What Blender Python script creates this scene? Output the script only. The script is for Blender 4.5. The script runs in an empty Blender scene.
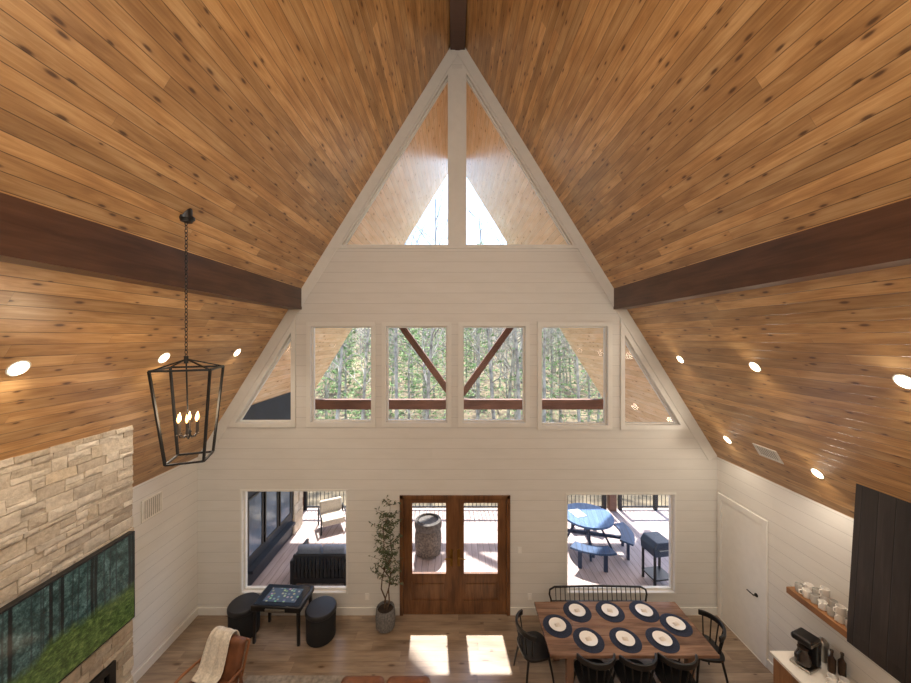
import bpy, math, random
from mathutils import Vector, Matrix, Euler, noise
from mathutils.geometry import tessellate_polygon
R=random.Random(7)
H=4.95; D=6.1; F=342.0; XC=0.065; ZR=10.32; SL=1.62
XL=-4.57; XR=4.70; ZK=ZR-SL*4.635
ANG=math.atan(SL)
sc=bpy.context.scene
COL=sc.collection
def roofz(x): return ZR-SL*abs(x-XC)

# ---------------------------------------------------------------- mesh builder
class MB:
    def __init__(s): s.v=[]; s.f=[]
    def add(s,vs,fs,M=None):
        o=len(s.v)
        for v in vs:
            v=Vector(v)
            if M is not None: v=M@v
            s.v.append(tuple(v))
        for f in fs: s.f.append(tuple(i+o for i in f))
        return s
    def box(s,c,d,rot=None):
        x,y,z=d[0]/2,d[1]/2,d[2]/2
        vs=[(-x,-y,-z),(x,-y,-z),(x,y,-z),(-x,y,-z),(-x,-y,z),(x,-y,z),(x,y,z),(-x,y,z)]
        M=Matrix.Translation(c)
        if rot: M=M@Euler(rot).to_matrix().to_4x4()
        return s.add(vs,[(0,3,2,1),(4,5,6,7),(0,1,5,4),(1,2,6,5),(2,3,7,6),(3,0,4,7)],M)
    def bb(s,lo,hi):
        return s.box([(a+b)/2 for a,b in zip(lo,hi)],[abs(b-a) for a,b in zip(lo,hi)])
    def tube(s,pts,rad,n=8,caps=True,closed=False):
        pts=[Vector(p) for p in pts]
        if not hasattr(rad,'__len__'): rad=[rad]*len(pts)
        k=len(pts); o=len(s.v)
        up=None
        for i,p in enumerate(pts):
            if closed: t=pts[(i+1)%k]-pts[i-1]
            else: t=(pts[min(i+1,k-1)]-pts[max(i-1,0)])
            t.normalize()
            if up is None:
                up=Vector((0,0,1)) if abs(t.z)<.9 else Vector((1,0,0))
            a=up-t*up.dot(t)
            if a.length<1e-5: a=t.orthogonal()
            a.normalize(); b=t.cross(a); up=a
            for j in range(n):
                th=2*math.pi*(j+.5)/n
                s.v.append(tuple(p+(a*math.cos(th)+b*math.sin(th))*rad[i]))
        m=k if closed else k-1
        for i in range(m):
            for j in range(n):
                i2=(i+1)%k; j2=(j+1)%n
                s.f.append((o+i*n+j,o+i*n+j2,o+i2*n+j2,o+i2*n+j))
        if caps and not closed:
            s.f.append(tuple(o+j for j in reversed(range(n))))
            s.f.append(tuple(o+(k-1)*n+j for j in range(n)))
        return s
    def cyl(s,p0,p1,r0,r1=None,n=16): return s.tube([p0,p1],[r0,r0 if r1 is None else r1],n)
    def lathe(s,prof,n=24,c=(0,0,0)):
        o=len(s.v); k=len(prof)
        for r,z in prof:
            for j in range(n):
                a=2*math.pi*j/n
                s.v.append((c[0]+r*math.cos(a),c[1]+r*math.sin(a),c[2]+z))
        for i in range(k-1):
            for j in range(n):
                j2=(j+1)%n
                s.f.append((o+i*n+j,o+i*n+j2,o+(i+1)*n+j2,o+(i+1)*n+j))
        s.f.append(tuple(o+j for j in reversed(range(n))))
        s.f.append(tuple(o+(k-1)*n+j for j in range(n)))
        return s
    def prism(s,poly,d0,d1,plane='XZ',holes=()):
        def P(a,b,d):
            return {'XZ':(a,d,b),'YZ':(d,a,b),'XY':(a,b,d)}[plane]
        loops=[[Vector((a,b,0)) for a,b in poly]]+[[Vector((a,b,0)) for a,b in h] for h in holes]
        tris=tessellate_polygon(loops)
        flat=[v for l in loops for v in l]
        n=len(flat)
        vs=[P(v.x,v.y,d0) for v in flat]+[P(v.x,v.y,d1) for v in flat]
        fs=[]
        for t in tris:
            fs.append(tuple(t)); fs.append(tuple(i+n for i in reversed(t)))
        o=0
        for l in loops:
            k=len(l)
            for i in range(k):
                j=(i+1)%k
                fs.append((o+i,o+j,o+j+n,o+i+n))
            o+=k
        return s.add(vs,fs)
    def obj(s,name,mat,loc=(0,0,0),parent=None,rot=(0,0,0),bevel=0,smooth=True,segs=2):
        me=bpy.data.meshes.new(name)
        me.from_pydata(s.v,[],s.f); me.update()
        import bmesh
        if len(s.v)<60000:
            bm=bmesh.new(); bm.from_mesh(me)
            bmesh.ops.recalc_face_normals(bm,faces=bm.faces)
            bm.to_mesh(me); bm.free()
        if smooth:
            for p in me.polygons: p.use_smooth=True
            me.set_sharp_from_angle(angle=math.radians(38))
        me.materials.append(mat)
        o=bpy.data.objects.new(name,me); COL.objects.link(o)
        o.location=loc; o.rotation_euler=rot
        if parent: o.parent=parent
        if bevel:
            b=o.modifiers.new('bevel','BEVEL'); b.width=bevel; b.segments=segs; b.limit_method='ANGLE'; b.angle_limit=math.radians(40)
        return o
def empty(name,loc,rotz=0):
    o=bpy.data.objects.new(name,None); COL.objects.link(o); o.location=loc; o.rotation_euler=(0,0,rotz); o.empty_display_size=.1
    return o
def thing(o,label,cat,group=None):
    o['label']=label; o['category']=cat
    if group: o['group']=group
    return o
def struct(o): o['kind']='structure'; return o
def dup(o,loc=None,rot=None,parent=None,scale=None):
    c=o.copy(); COL.objects.link(c)
    if parent is not None: c.parent=parent
    for ch in o.children: dup(ch,parent=c)
    if loc is not None: c.location=loc
    if rot is not None: c.rotation_euler=rot
    if scale is not None: c.scale=scale
    return c
def offset(poly,w):
    n=len(poly); A=0
    for i in range(n):
        x1,y1=poly[i]; x2,y2=poly[(i+1)%n]; A+=x1*y2-x2*y1
    sg=1 if A>0 else -1
    L=[]
    for i in range(n):
        x1,y1=poly[i]; x2,y2=poly[(i+1)%n]
        dx,dy=x2-x1,y2-y1; l=math.hypot(dx,dy)
        nx,ny=dy/l*sg,-dx/l*sg
        L.append((x1+nx*w,y1+ny*w,dx/l,dy/l))
    out=[]
    for i in range(n):
        x1,y1,a1,b1=L[i-1]; x2,y2,a2,b2=L[i]
        det=a1*b2-b1*a2
        t=((x2-x1)*b2-(y2-y1)*a2)/det
        out.append((x1+a1*t,y1+b1*t))
    return out

# ---------------------------------------------------------------- materials
def lin(c):
    r=[]
    for x in c[:3]:
        x=x/255.0
        r.append(x/12.92 if x<=.04045 else ((x+.055)/1.055)**2.4)
    return (r[0],r[1],r[2],1)
class NT:
    def __init__(s,name):
        s.m=bpy.data.materials.new(name); s.m.use_nodes=True
        s.t=s.m.node_tree; s.b=s.t.nodes['Principled BSDF']
    def n(s,typ,**kw):
        nd=s.t.nodes.new(typ)
        for k,v in kw.items(): setattr(nd,k,v)
        return nd
    def lk(s,a,b): s.t.links.new(a,b)
    def put(s,inp,v):
        if isinstance(v,bpy.types.NodeSocket): s.lk(v,inp)
        else: inp.default_value=v
    def M(s,op,a,b=None,c=None):
        nd=s.n('ShaderNodeMath',operation=op)
        s.put(nd.inputs[0],a)
        if b is not None: s.put(nd.inputs[1],b)
        if c is not None: s.put(nd.inputs[2],c)
        return nd.outputs[0]
    def comb(s,x,y,z):
        nd=s.n('ShaderNodeCombineXYZ')
        for i,v in enumerate((x,y,z)): s.put(nd.inputs[i],v)
        return nd.outputs[0]
    def coords(s,kind='Object'):
        tc=s.n('ShaderNodeTexCoord'); sp=s.n('ShaderNodeSeparateXYZ')
        s.lk(tc.outputs[kind],sp.inputs[0]); return tc.outputs[kind],sp.outputs
    def noise(s,vec,scale,detail=3,rough=.5,dist=0):
        nd=s.n('ShaderNodeTexNoise'); s.put(nd.inputs['Vector'],vec)
        nd.inputs['Scale'].default_value=scale; nd.inputs['Detail'].default_value=detail
        nd.inputs['Roughness'].default_value=rough; nd.inputs['Distortion'].default_value=dist
        return nd.outputs['Fac']
    def ramp(s,fac,stops):
        nd=s.n('ShaderNodeValToRGB'); s.put(nd.inputs[0],fac)
        e=nd.color_ramp.elements
        while len(e)<len(stops): e.new(.5)
        for i,(p,c) in enumerate(stops):
            e[i].position=p; e[i].color=c
        return nd.outputs[0]
    def mix(s,f,a,b,bt='MIX'):
        nd=s.n('ShaderNodeMix',data_type='RGBA',blend_type=bt)
        s.put(nd.inputs[0],f); s.put(nd.inputs[6],a); s.put(nd.inputs[7],b)
        return nd.outputs[2]
    def rng(s,v,a,b,c=0,d=1):
        nd=s.n('ShaderNodeMapRange'); s.put(nd.inputs[0],v)
        for i,x in enumerate((a,b,c,d)): nd.inputs[i+1].default_value=x
        return nd.outputs[0]
    def bump(s,h,strength,dist=.01):
        nd=s.n('ShaderNodeBump'); s.put(nd.inputs['Height'],h)
        nd.inputs['Strength'].default_value=strength; nd.inputs['Distance'].default_value=dist
        s.lk(nd.outputs[0],s.b.inputs['Normal'])
    def setc(s,c,rough=.5,metal=0,spec=.5):
        s.put(s.b.inputs['Base Color'],c); s.put(s.b.inputs['Roughness'],rough)
        s.b.inputs['Metallic'].default_value=metal; s.b.inputs['Specular IOR Level'].default_value=spec
def simple(name,c,rough=.5,metal=0,var=.12,scale=9,bump=0,bscale=60,spec=.5,transl=0):
    t=NT(name); v,_=t.coords(); c=lin(c)
    f=t.noise(v,scale,3)
    d=tuple(x*(1-var*1.6) for x in c[:3])+(1,); l=tuple(min(1,x*(1+var)) for x in c[:3])+(1,)
    cc=t.ramp(f,[(.3,d),(.7,l)])
    t.setc(cc,rough,metal,spec)
    if bump: t.bump(t.noise(v,bscale,3),bump,.005)
    if transl:
        tl=t.n('ShaderNodeBsdfTranslucent'); t.lk(cc,tl.inputs[0]); mx=t.n('ShaderNodeMixShader'); mx.inputs[0].default_value=transl
        t.lk(t.b.outputs[0],mx.inputs[1]); t.lk(tl.outputs[0],mx.inputs[2]); t.lk(mx.outputs[0],t.t.nodes['Material Output'].inputs[0])
    return t.m
def emit(name,c,st,base=(240,240,240)):
    t=NT(name); v,_=t.coords(); c=lin(c)
    f=t.noise(v,5,1)
    t.setc(lin(base)); t.put(t.b.inputs['Emission Color'],t.ramp(f,[(0,tuple(x*.95 for x in c[:3])+(1,)),(1,c)]))
    t.b.inputs['Emission Strength'].default_value=st
    return t.m
def planks(name,ac,al,w,L,cols,rough=.4,knot=None,groove=.003,gcol=.35,tone=.2,ga=30,gb=2.2,bump=.5,spec=.5,endj=True,ks=(.15,.36,.45),coat=0,bdist=.006):
    t=NT(name); v,xyz=t.coords(); a=xyz[ac]; b=xyz[al]
    if w>10: a=t.M('ADD',a,w*.5)
    u=t.M('DIVIDE',a,w); iu=t.M('FLOOR',u); fu=t.M('FRACT',u)
    w1=t.n('ShaderNodeTexWhiteNoise',noise_dimensions='1D'); t.put(w1.inputs['W'],iu)
    vv=t.M('ADD',t.M('DIVIDE',b,L),.5) if w>10 else t.M('ADD',t.M('DIVIDE',b,L),t.M('MULTIPLY',w1.outputs[0],7.3))
    iv=t.M('FLOOR',vv); fv=t.M('FRACT',vv)
    w2=t.n('ShaderNodeTexWhiteNoise',noise_dimensions='2D'); t.put(w2.inputs['Vector'],t.comb(iu,iv,0)); r2=w2.outputs[0]
    gv=t.comb(t.M('ADD',t.M('MULTIPLY',a,ga),t.M('MULTIPLY',r2,50)),t.M('ADD',t.M('MULTIPLY',b,gb),t.M('MULTIPLY',r2,37)),r2)
    g=t.noise(gv,1,5,.62,.8)
    big=t.noise(t.comb(t.M('MULTIPLY',a,6),t.M('MULTIPLY',b,1.6),t.M('MULTIPLY',r2,20)),1,2)
    f=t.M('ADD',t.M('MULTIPLY',g,.5),t.M('MULTIPLY',big,.5))
    c=t.ramp(f,[(.34,lin(cols[0])),(.5,lin(cols[1])),(.66,lin(cols[2]))])
    hs=t.n('ShaderNodeHueSaturation'); t.put(hs.inputs['Color'],c)
    t.put(hs.inputs['Value'],t.rng(r2,0,1,1-tone,1+tone*.7)); c=hs.outputs[0]
    if knot:
        vo=t.n('ShaderNodeTexVoronoi',voronoi_dimensions='2D'); vo.inputs['Scale'].default_value=1
        t.put(vo.inputs['Vector'],t.comb(t.M('ADD',t.M('MULTIPLY',a,1/ks[0]),t.M('MULTIPLY',r2,61)),t.M('ADD',t.M('MULTIPLY',b,1/ks[1]),t.M('MULTIPLY',r2,43)),0))
        sp=t.n('ShaderNodeSeparateColor'); t.lk(vo.outputs['Color'],sp.inputs[0])
        gate=t.M('GREATER_THAN',sp.outputs[0],ks[2])
        rad=t.rng(sp.outputs[1],0,1,.05,.13)
        kd=t.M('DIVIDE',vo.outputs['Distance'],rad)
        k=t.M('MULTIPLY',t.rng(kd,.5,1.2,.85,0),gate)
        halo=t.M('MULTIPLY',t.rng(kd,.8,2.6,.4,0),gate)
        c=t.mix(halo,c,lin(knot[1])); c=t.mix(k,c,lin(knot[0]))
    e=t.M('MULTIPLY',t.M('MINIMUM',fu,t.M('SUBTRACT',1,fu)),w)
    gr=t.rng(e,groove*.4,groove,1,0)
    if endj:
        e2=t.M('MULTIPLY',t.M('MINIMUM',fv,t.M('SUBTRACT',1,fv)),L)
        gr=t.M('MAXIMUM',gr,t.rng(e2,groove*.2,groove*.4,.5,0))
    dark=t.mix(1,c,(gcol,gcol,gcol,1),'MULTIPLY')
    c=t.mix(gr,c,dark)
    t.setc(c,rough,0,spec)
    if coat: t.b.inputs['Coat Weight'].default_value=coat; t.b.inputs['Coat Roughness'].default_value=.25
    h=t.M('ADD',t.M('MULTIPLY',gr,-1),t.M('MULTIPLY',g,.05))
    t.bump(h,bump,bdist)
    return t.m
m_pine=planks('knotty_pine',0,1,.110,4.2,[(156,112,66),(190,145,92),(216,176,124)],rough=.33,knot=((78,48,26),(140,96,56)),tone=.24,gcol=.26,spec=.55,ks=(.110,.32,.52),groove=.0034,coat=.22,bump=.45,bdist=.005)
m_soffit=planks('porch_soffit_pine_lit',0,1,.135,3.2,[(222,180,134),(236,200,158),(244,218,184)],rough=.25,knot=((150,108,72),(204,160,116)),tone=.1,gcol=.4,ks=(.13,.34,.6),coat=.4)  # same pine as indoors, colours lightened to stand in for sky and deck bounce
WC=[(207,204,198),(211,208,202),(214,211,206)]
m_shipx=planks('shiplap_white',2,0,.185,30,WC,rough=.5,groove=.003,gcol=.6,tone=.008,bump=.35,endj=False)
m_shipy=planks('shiplap_white_side',2,1,.185,30,[(216,213,207),(220,217,211),(223,220,214)],rough=.5,groove=.003,gcol=.6,tone=.008,bump=.35,endj=False)
m_floor=planks('oak_floor',1,0,.18,1.7,[(112,94,76),(140,120,100),(160,140,118)],rough=.28,tone=.14,groove=.0025,gcol=.4,ga=18,gb=1.6,bump=.2,knot=((84,62,46),(116,92,70)),ks=(.18,.5,.7),coat=.2)
m_deck=planks('deck_boards',0,1,.14,5,[(154,138,134),(172,155,151),(184,168,165)],rough=.7,tone=.08,groove=.006,gcol=.3)
m_beam=planks('beam_wood',2,1,60,90,[(58,36,25),(82,54,38),(100,68,49)],rough=.36,tone=.0,groove=.0005,ga=22,gb=1.4)
m_truss=planks('truss_wood',2,0,60,90,[(90,60,46),(118,82,64),(138,98,78)],rough=.6,tone=.0,groove=.0005,ga=22,gb=1.4)
m_doorw=planks('door_mahogany',0,2,60,90,[(74,46,26),(106,70,41),(128,88,54)],rough=.35,tone=.0,groove=.0005,ga=28,gb=2.4)
m_tablew=planks('table_walnut',1,0,.155,2.6,[(88,64,50),(122,92,74),(146,114,94)],rough=.22,tone=.15,groove=.002,ga=24,gb=1.8)
m_hood=planks('dark_planks',1,2,.14,9,[(34,30,28),(48,42,39),(64,56,52)],rough=.45,tone=.2,groove=.006,gcol=.3,ga=25,gb=1.4)
m_cab=planks('oak_cabinet',1,2,60,90,[(118,82,52),(150,108,72),(168,128,90)],rough=.45,tone=.0,groove=.0005)
m_shelf=planks('oak_shelf',0,1,60,90,[(116,78,46),(150,104,66),(170,124,84)],rough=.45,tone=.0,groove=.0005)
m_white=simple('white_trim',(218,216,210),.45,var=.02)
m_whited=simple('white_door_paint',(226,224,219),.4,var=.02)
m_black=simple('black_metal',(18,18,19),.42,var=.2)
m_blackw=simple('black_wood',(24,23,24),.38,var=.2,scale=14)
m_navy=simple('navy_woven',(34,42,64),.85,var=.3,scale=60,bump=.4,bscale=200)
m_plate=simple('porcelain',(240,236,230),.18,var=.02)
m_cream=simple('cream_napkin',(222,212,200),.8,var=.1,scale=30)
m_leather=simple('cognac_leather',(120,76,50),.45,var=.22,scale=7,bump=.2,bscale=150)
m_walnut=planks('chair_walnut',0,2,60,90,[(92,54,32),(128,82,50),(150,100,66)],rough=.4,tone=.0,groove=.0004)
m_throw=simple('cream_throw',(222,212,196),.95,var=.12,scale=40,bump=.6,bscale=180)
m_rug=simple('grey_rug',(150,140,128),.95,var=.2,scale=16,bump=.5,bscale=200)
m_pot=simple('grey_basket',(112,110,108),.8,var=.3,scale=40,bump=.6,bscale=90)
m_bark=simple('bark',(96,76,58),.9,var=.3,scale=30,bump=.5)
m_leaf=simple('olive_leaf',(86,96,66),.6,var=.35,scale=14)
m_soil=simple('soil',(50,38,30),.95,var=.3)
m_slate=simple('dark_slate_siding',(34,42,54),.5,var=.2,scale=3)
m_panel=simple('blue_grey_panel',(92,108,128),.15,var=.25,scale=2)
m_cush=simple('outdoor_cushion_fabric',(132,144,166),.9,var=.1,scale=30)
m_pale=simple('pale_patio_fabric',(206,196,180),.9,var=.1,scale=30)
m_wick=simple('grey_stone_texture',(104,94,86),.85,var=.4,scale=24,bump=.6,bscale=60)
m_count=simple('white_quartz',(232,226,216),.2,var=.04,scale=4)
m_steel=simple('brushed_steel',(170,168,162),.3,1,var=.08)
m_brass=simple('aged_brass',(150,116,62),.35,1,var=.1)
m_glassware=simple('frosted_glassware',(206,204,198),.1,var=.04)
m_glassware.node_tree.nodes['Principled BSDF'].inputs['Alpha'].default_value=.55
m_ventm=simple('vent_enamel',(232,228,218),.5,var=.04)
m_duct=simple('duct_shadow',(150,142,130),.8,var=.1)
m_amber=simple('dark_amber_glass',(60,40,26),.12,var=.1)
m_lens=emit('lamp_lens',(255,226,186),10)
m_bulb=emit('candle_bulb',(255,170,80),8)
m_candle=simple('candle_sleeve',(60,50,42),.5)
m_treebark=simple('winter_bark',(188,180,168),.9,var=.4,scale=2.5)
m_needles=simple('pine_needles',(138,170,116),.8,var=.4,scale=1.2,transl=.5)
m_brush=simple('winter_underbrush',(176,196,148),.9,var=.45,scale=.5,transl=.5)
m_ground=simple('leaf_litter',(124,110,86),.95,var=.45,scale=1.2)
m_rail=simple('railing_black',(26,26,28),.5)
m_mortar=simple('mortar',(182,170,152),.95,var=.1,scale=20,bump=.5)

def glassmat(name):
    m=bpy.data.materials.new(name); m.use_nodes=True; t=m.node_tree; t.nodes.clear()
    o=t.nodes.new('ShaderNodeOutputMaterial'); mx=t.nodes.new('ShaderNodeMixShader')
    tr=t.nodes.new('ShaderNodeBsdfTransparent'); gl=t.nodes.new('ShaderNodeBsdfGlossy'); lw=t.nodes.new('ShaderNodeLayerWeight')
    pw=t.nodes.new('ShaderNodeMath'); pw.operation='POWER'; pw.inputs[1].default_value=5
    ma=t.nodes.new('ShaderNodeMath'); ma.operation='MULTIPLY_ADD'; ma.inputs[1].default_value=.45; ma.inputs[2].default_value=.012
    lw.inputs[0].default_value=.5; gl.inputs['Roughness'].default_value=.02
    t.links.new(lw.outputs['Facing'],pw.inputs[0]); t.links.new(pw.outputs[0],ma.inputs[0]); t.links.new(ma.outputs[0],mx.inputs[0])
    t.links.new(tr.outputs[0],mx.inputs[1]); t.links.new(gl.outputs[0],mx.inputs[2]); t.links.new(mx.outputs[0],o.inputs[0])
    return m
m_glass=glassmat('window_glass')
t=NT('ledger_stone'); v,_=t.coords(); g=t.n('ShaderNodeNewGeometry')
c=t.ramp(g.outputs['Random Per Island'],[(0,lin((172,158,140))),(.2,lin((214,201,182))),(.4,lin((192,178,158))),(.6,lin((224,213,196))),(.8,lin((182,170,154))),(1,lin((212,195,170)))])
nf=t.noise(v,16,6,.7); c=t.mix(.65,c,t.ramp(nf,[(.3,(.5,.48,.45,1)),(.6,(1,.98,.95,1))]),'MULTIPLY')
t.setc(c,.92); t.bump(t.noise(v,24,7,.75),.8,.022); m_stone=t.m
# tv picture
t=NT('tv_forest_picture'); v,xyz=t.coords()
y,z=xyz[1],xyz[2]
wob=t.M('MULTIPLY',t.noise(t.comb(0,t.M('MULTIPLY',y,3),t.M('MULTIPLY',z,1)),1,2),.06)
def trunks(sc_,thr,seed):
    vo=t.n('ShaderNodeTexVoronoi',voronoi_dimensions='1D'); vo.inputs['Scale'].default_value=sc_
    t.put(vo.inputs['W'],t.M('ADD',t.M('ADD',y,wob),seed)); return t.rng(vo.outputs['Distance'],thr*.7,thr,1,0)
bg=t.ramp(t.noise(v,10,7,.85),[(.34,lin((14,24,22))),(.48,lin((42,60,54))),(.6,lin((78,96,88))),(.75,lin((160,174,164)))])
forest=t.mix(t.M('MULTIPLY',trunks(12,.10,.3),.7),bg,lin((36,42,40))); forest=t.mix(t.M('MULTIPLY',trunks(5,.09,3.1),.9),forest,lin((18,20,20)))
moss=t.ramp(t.noise(t.comb(0,t.M('MULTIPLY',y,14),t.M('MULTIPLY',z,24)),1,7,.8),[(.34,lin((26,36,16))),(.5,lin((62,76,34))),(.66,lin((108,118,60)))])
edge=t.M('ADD',z,t.M('MULTIPLY',t.noise(t.comb(0,t.M('MULTIPLY',y,2.2),0),1,3),.4))
c=t.mix(t.rng(edge,.58,.68,1,0),forest,moss)
t.setc((.01,.01,.01,1),.08); t.put(t.b.inputs['Emission Color'],c); t.b.inputs['Emission Strength'].default_value=.8; m_tv=t.m
t=NT('game_screen'); v,xyz=t.coords()
ck=t.n('ShaderNodeTexVoronoi',distance='CHEBYCHEV'); ck.inputs['Scale'].default_value=16; ck.inputs['Randomness'].default_value=.7; t.lk(v,ck.inputs['Vector'])
hs=t.n('ShaderNodeHueSaturation'); hs.inputs['Saturation'].default_value=.6; hs.inputs['Value'].default_value=.8; t.lk(ck.outputs['Color'],hs.inputs['Color'])
c=t.mix(t.rng(ck.outputs['Distance'],.2,.32,.8,0),lin((84,96,114)),hs.outputs[0])
t.setc((.01,.01,.01,1),.05); t.put(t.b.inputs['Emission Color'],c); t.b.inputs['Emission Strength'].default_value=.6; m_game=t.m

# ---------------------------------------------------------------- room shell
YB=-4.0
struct(MB().bb((XL-.2,YB,-.2),(XR+.2,D+.15,0)).obj('floor',m_floor,smooth=False))
dx0,dx1,dz=-.965,1.0,2.13
tri1=offset([(-.11,6.64),(-.11,9.54),(-1.91,6.64)],.05)
tri2=offset([(.22,6.64),(2.03,6.64),(.22,9.56)],.05)
w_rects=[(-2.55,-1.47,3.43,5.14),(-1.21,-.12,3.43,5.14),(.15,1.27,3.43,5.14),(1.56,2.74,3.38,5.14)]
tri3=offset([(-3.86,3.44),(-2.92,3.44),(-2.92,4.96)],.02)
tri4=offset([(3.06,3.40),(4.00,3.40),(3.06,4.92)],.02)
low=[(-3.78,-1.92,.40,2.20),(2.02,3.93,.40,2.14)]
rect=lambda a:[(a[0],a[2]),(a[1],a[2]),(a[1],a[3]),(a[0],a[3])]
holes=[tri1,tri2,tri3,tri4]+[rect(a) for a in w_rects]+[rect(a) for a in low]
outer=[(XL-.2,0),(dx0,0),(dx0,dz),(dx1,dz),(dx1,0),(XR+.2,0),(XR+.2,roofz(XR+.2)+.1),(XC,ZR+.1),(XL-.2,roofz(XL-.2)+.1)]
struct(MB().prism(outer,D,D+.15,'XZ',holes).obj('wall_gable',m_shipx,smooth=False))
struct(MB().prism([(XL-.2,0),(XR+.2,0),(XR+.2,roofz(XR+.2)+.1),(XC,ZR+.1),(XL-.2,roofz(XL-.2)+.1)],YB-.15,YB,'XZ').obj('wall_rear',m_shipx,smooth=False))
struct(MB().bb((XL-.15,YB,0),(XL,D,ZK+.05)).obj('wall_fireplace_side',m_shipy,smooth=False))
struct(MB().bb((XR,YB,0),(XR+.15,D,ZK+.05)).obj('wall_kitchen_side',m_shipy,smooth=False))
ca,sa=math.cos(ANG),math.sin(ANG)
def slope(name,side,y0,y1,s0,s1,mat,t=.15):
    m=MB()
    if side<0:
        m.bb((s0,y0,-t),(s1,y1,0)); M=Matrix(((-ca,0,sa,XC),(0,1,0,0),(-sa,0,-ca,ZR),(0,0,0,1)))
    else:
        m.bb((s0,y0,0),(s1,y1,t)); M=Matrix(((ca,0,sa,XC),(0,1,0,0),(-sa,0,ca,ZR),(0,0,0,1)))
    o=m.obj(name,mat,smooth=False); o.matrix_world=M; return struct(o)
SLEN=4.635/ca
slope('ceiling',-1,YB-.1,D+.15,0,SLEN+.3,m_pine); slope('ceiling.001',1,YB-.1,D+.15,0,SLEN+.3,m_pine)
slope('porch_ceiling',-1,D+.15,10.4,0,SLEN+.3,m_soffit); slope('porch_ceiling.001',1,D+.15,10.4,0,SLEN+.3,m_soffit)
thing(MB().bb((XC-.13,YB,10.06),(XC+.13,D,10.4)).obj('ridge_beam',m_beam,bevel=.006),'dark stained ridge beam along the ceiling peak','beam')
for sx in (-1,1):
    xi=XC+sx*2.78; zt=5.80; zb=5.44
    xo=XC+sx*(ZR-zb)/SL
    thing(MB().prism([(xi,zb),(xo,zb),(xi,zt+.02)],YB,D).obj('purlin_beam',m_beam,smooth=False),'dark stained timber purlin beam under the sloped pine ceiling','beam','purlin beams')
def seg_trim(n,x0,z0,x1,z1,w,d=.014):
    dx,dz_=x1-x0,z1-z0; l=math.hypot(dx,dz_); nx,nz=dz_/l,-dx/l
    if nz>0: nx,nz=-nx,-nz
    struct(MB().prism([(x0,z0),(x1,z1),(x1+nx*w,z1+nz*w),(x0+nx*w,z0+nz*w)],D-d,D,'XZ').obj('trim_%d'%n,m_white,smooth=False))
k=1
for sx in (-1,1):
    seg_trim(k,XC+sx*.13,roofz(.13+XC),XC+sx*4.62,roofz(XC+4.62),.17); k+=1
struct(MB().bb((-.11,D-.020,6.591),(.22,D-.001,9.72)).obj('trim_3',m_white,smooth=False))
struct(MB().bb((-2.2,D-.034,6.53),(2.32,D,6.588)).obj('trim_4',m_white,smooth=False))
def window(n,poly,w=.085,sash=.025,d=.028):
    m=MB()
    m.prism(offset(poly,w),D-d,D,'XZ',[poly])
    inn=offset(poly,-sash)
    m.prism(poly,D+.06,D+.12,'XZ',[inn])
    o=struct(m.obj('window_%d'%n,m_white,smooth=False))
    MB().prism(offset(poly,-sash*.5),D+.085,D+.093,'XZ').obj('pane',m_glass,parent=o,smooth=False)
    return o
polys=[tri1,tri2,tri3,tri4]+[rect(a) for a in w_rects]+[rect(a) for a in low]
for i,p in enumerate(polys): window(i+1,p,.02 if i<2 else (.075 if i<8 else .03),d=.010 if i<2 else (.026 if i<8 else .012))
# french doors
m=MB()
m.bb((dx0,D-.03,0),(dx0+.06,D+.13,dz)); m.bb((dx1-.06,D-.03,0),(dx1,D+.13,dz)); m.bb((dx0,D-.03,dz-.06),(dx1,D+.13,dz)); m.bb((dx0,D,0),(dx1,D+.14,.03))
door=struct(m.obj('door_1',m_doorw,smooth=False,bevel=.004))
mid=(dx0+dx1)/2
for sx,(a,b) in zip((-1,1),((dx0+.062,mid-.001),(mid+.001,dx1-.062))):
    cx=(a+b)/2; gw=.31
    m=MB(); z0,z1=.031,dz-.062; y0,y1=D+.01,D+.06
    g0,g1=.72,2.0
    m.prism([(a,z0),(b,z0),(b,z1),(a,z1)],y0,y1,'XZ',[[(cx-gw,g0),(cx+gw,g0),(cx+gw,g1),(cx-gw,g1)],[(cx-gw,.24),(cx+gw,.24),(cx+gw,.58),(cx-gw,.58)]])
    m.bb((cx-gw,y0+.02,.24),(cx+gw,y1-.01,.58)); m.bb((cx-gw+.05,y0+.006,.29),(cx+gw-.05,y0+.03,.53))
    m.prism([(cx-gw-.025,g0-.025),(cx+gw+.025,g0-.025),(cx+gw+.025,g1+.025),(cx-gw-.025,g1+.025)],y0-.012,y0,'XZ',[[(cx-gw+.01,g0+.01),(cx+gw-.01,g0+.01),(cx+gw-.01,g1-.01),(cx-gw+.01,g1-.01)]])
    leaf=m.obj('door_leaf',m_doorw,parent=door,smooth=False)
    MB().bb((cx-gw+.001,D+.03,g0+.001),(cx+gw-.001,D+.036,g1-.001)).obj('pane',m_glass,parent=leaf,smooth=False)
    hx=mid+sx*.065
    h=MB(); h.bb((hx-.025,y0-.012,.86),(hx+.025,y0,1.16)); h.cyl((hx,y0-.012,1.02),(hx,y0-.05,1.02),.01,n=10); h.tube([(hx,y0-.05,1.02),(hx+sx*.06,y0-.055,1.022),(hx+sx*.12,y0-.05,1.01)],.01,8)
    ho=h.obj('door_handle',m_brass,parent=leaf,bevel=.003); ho['label']='aged brass lever handle with long plate'
MB().bb((mid-.03,D-.002,.03),(mid+.03,D+.0095,dz-.062)).obj('astragal',m_doorw,parent=door,smooth=False)
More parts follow.
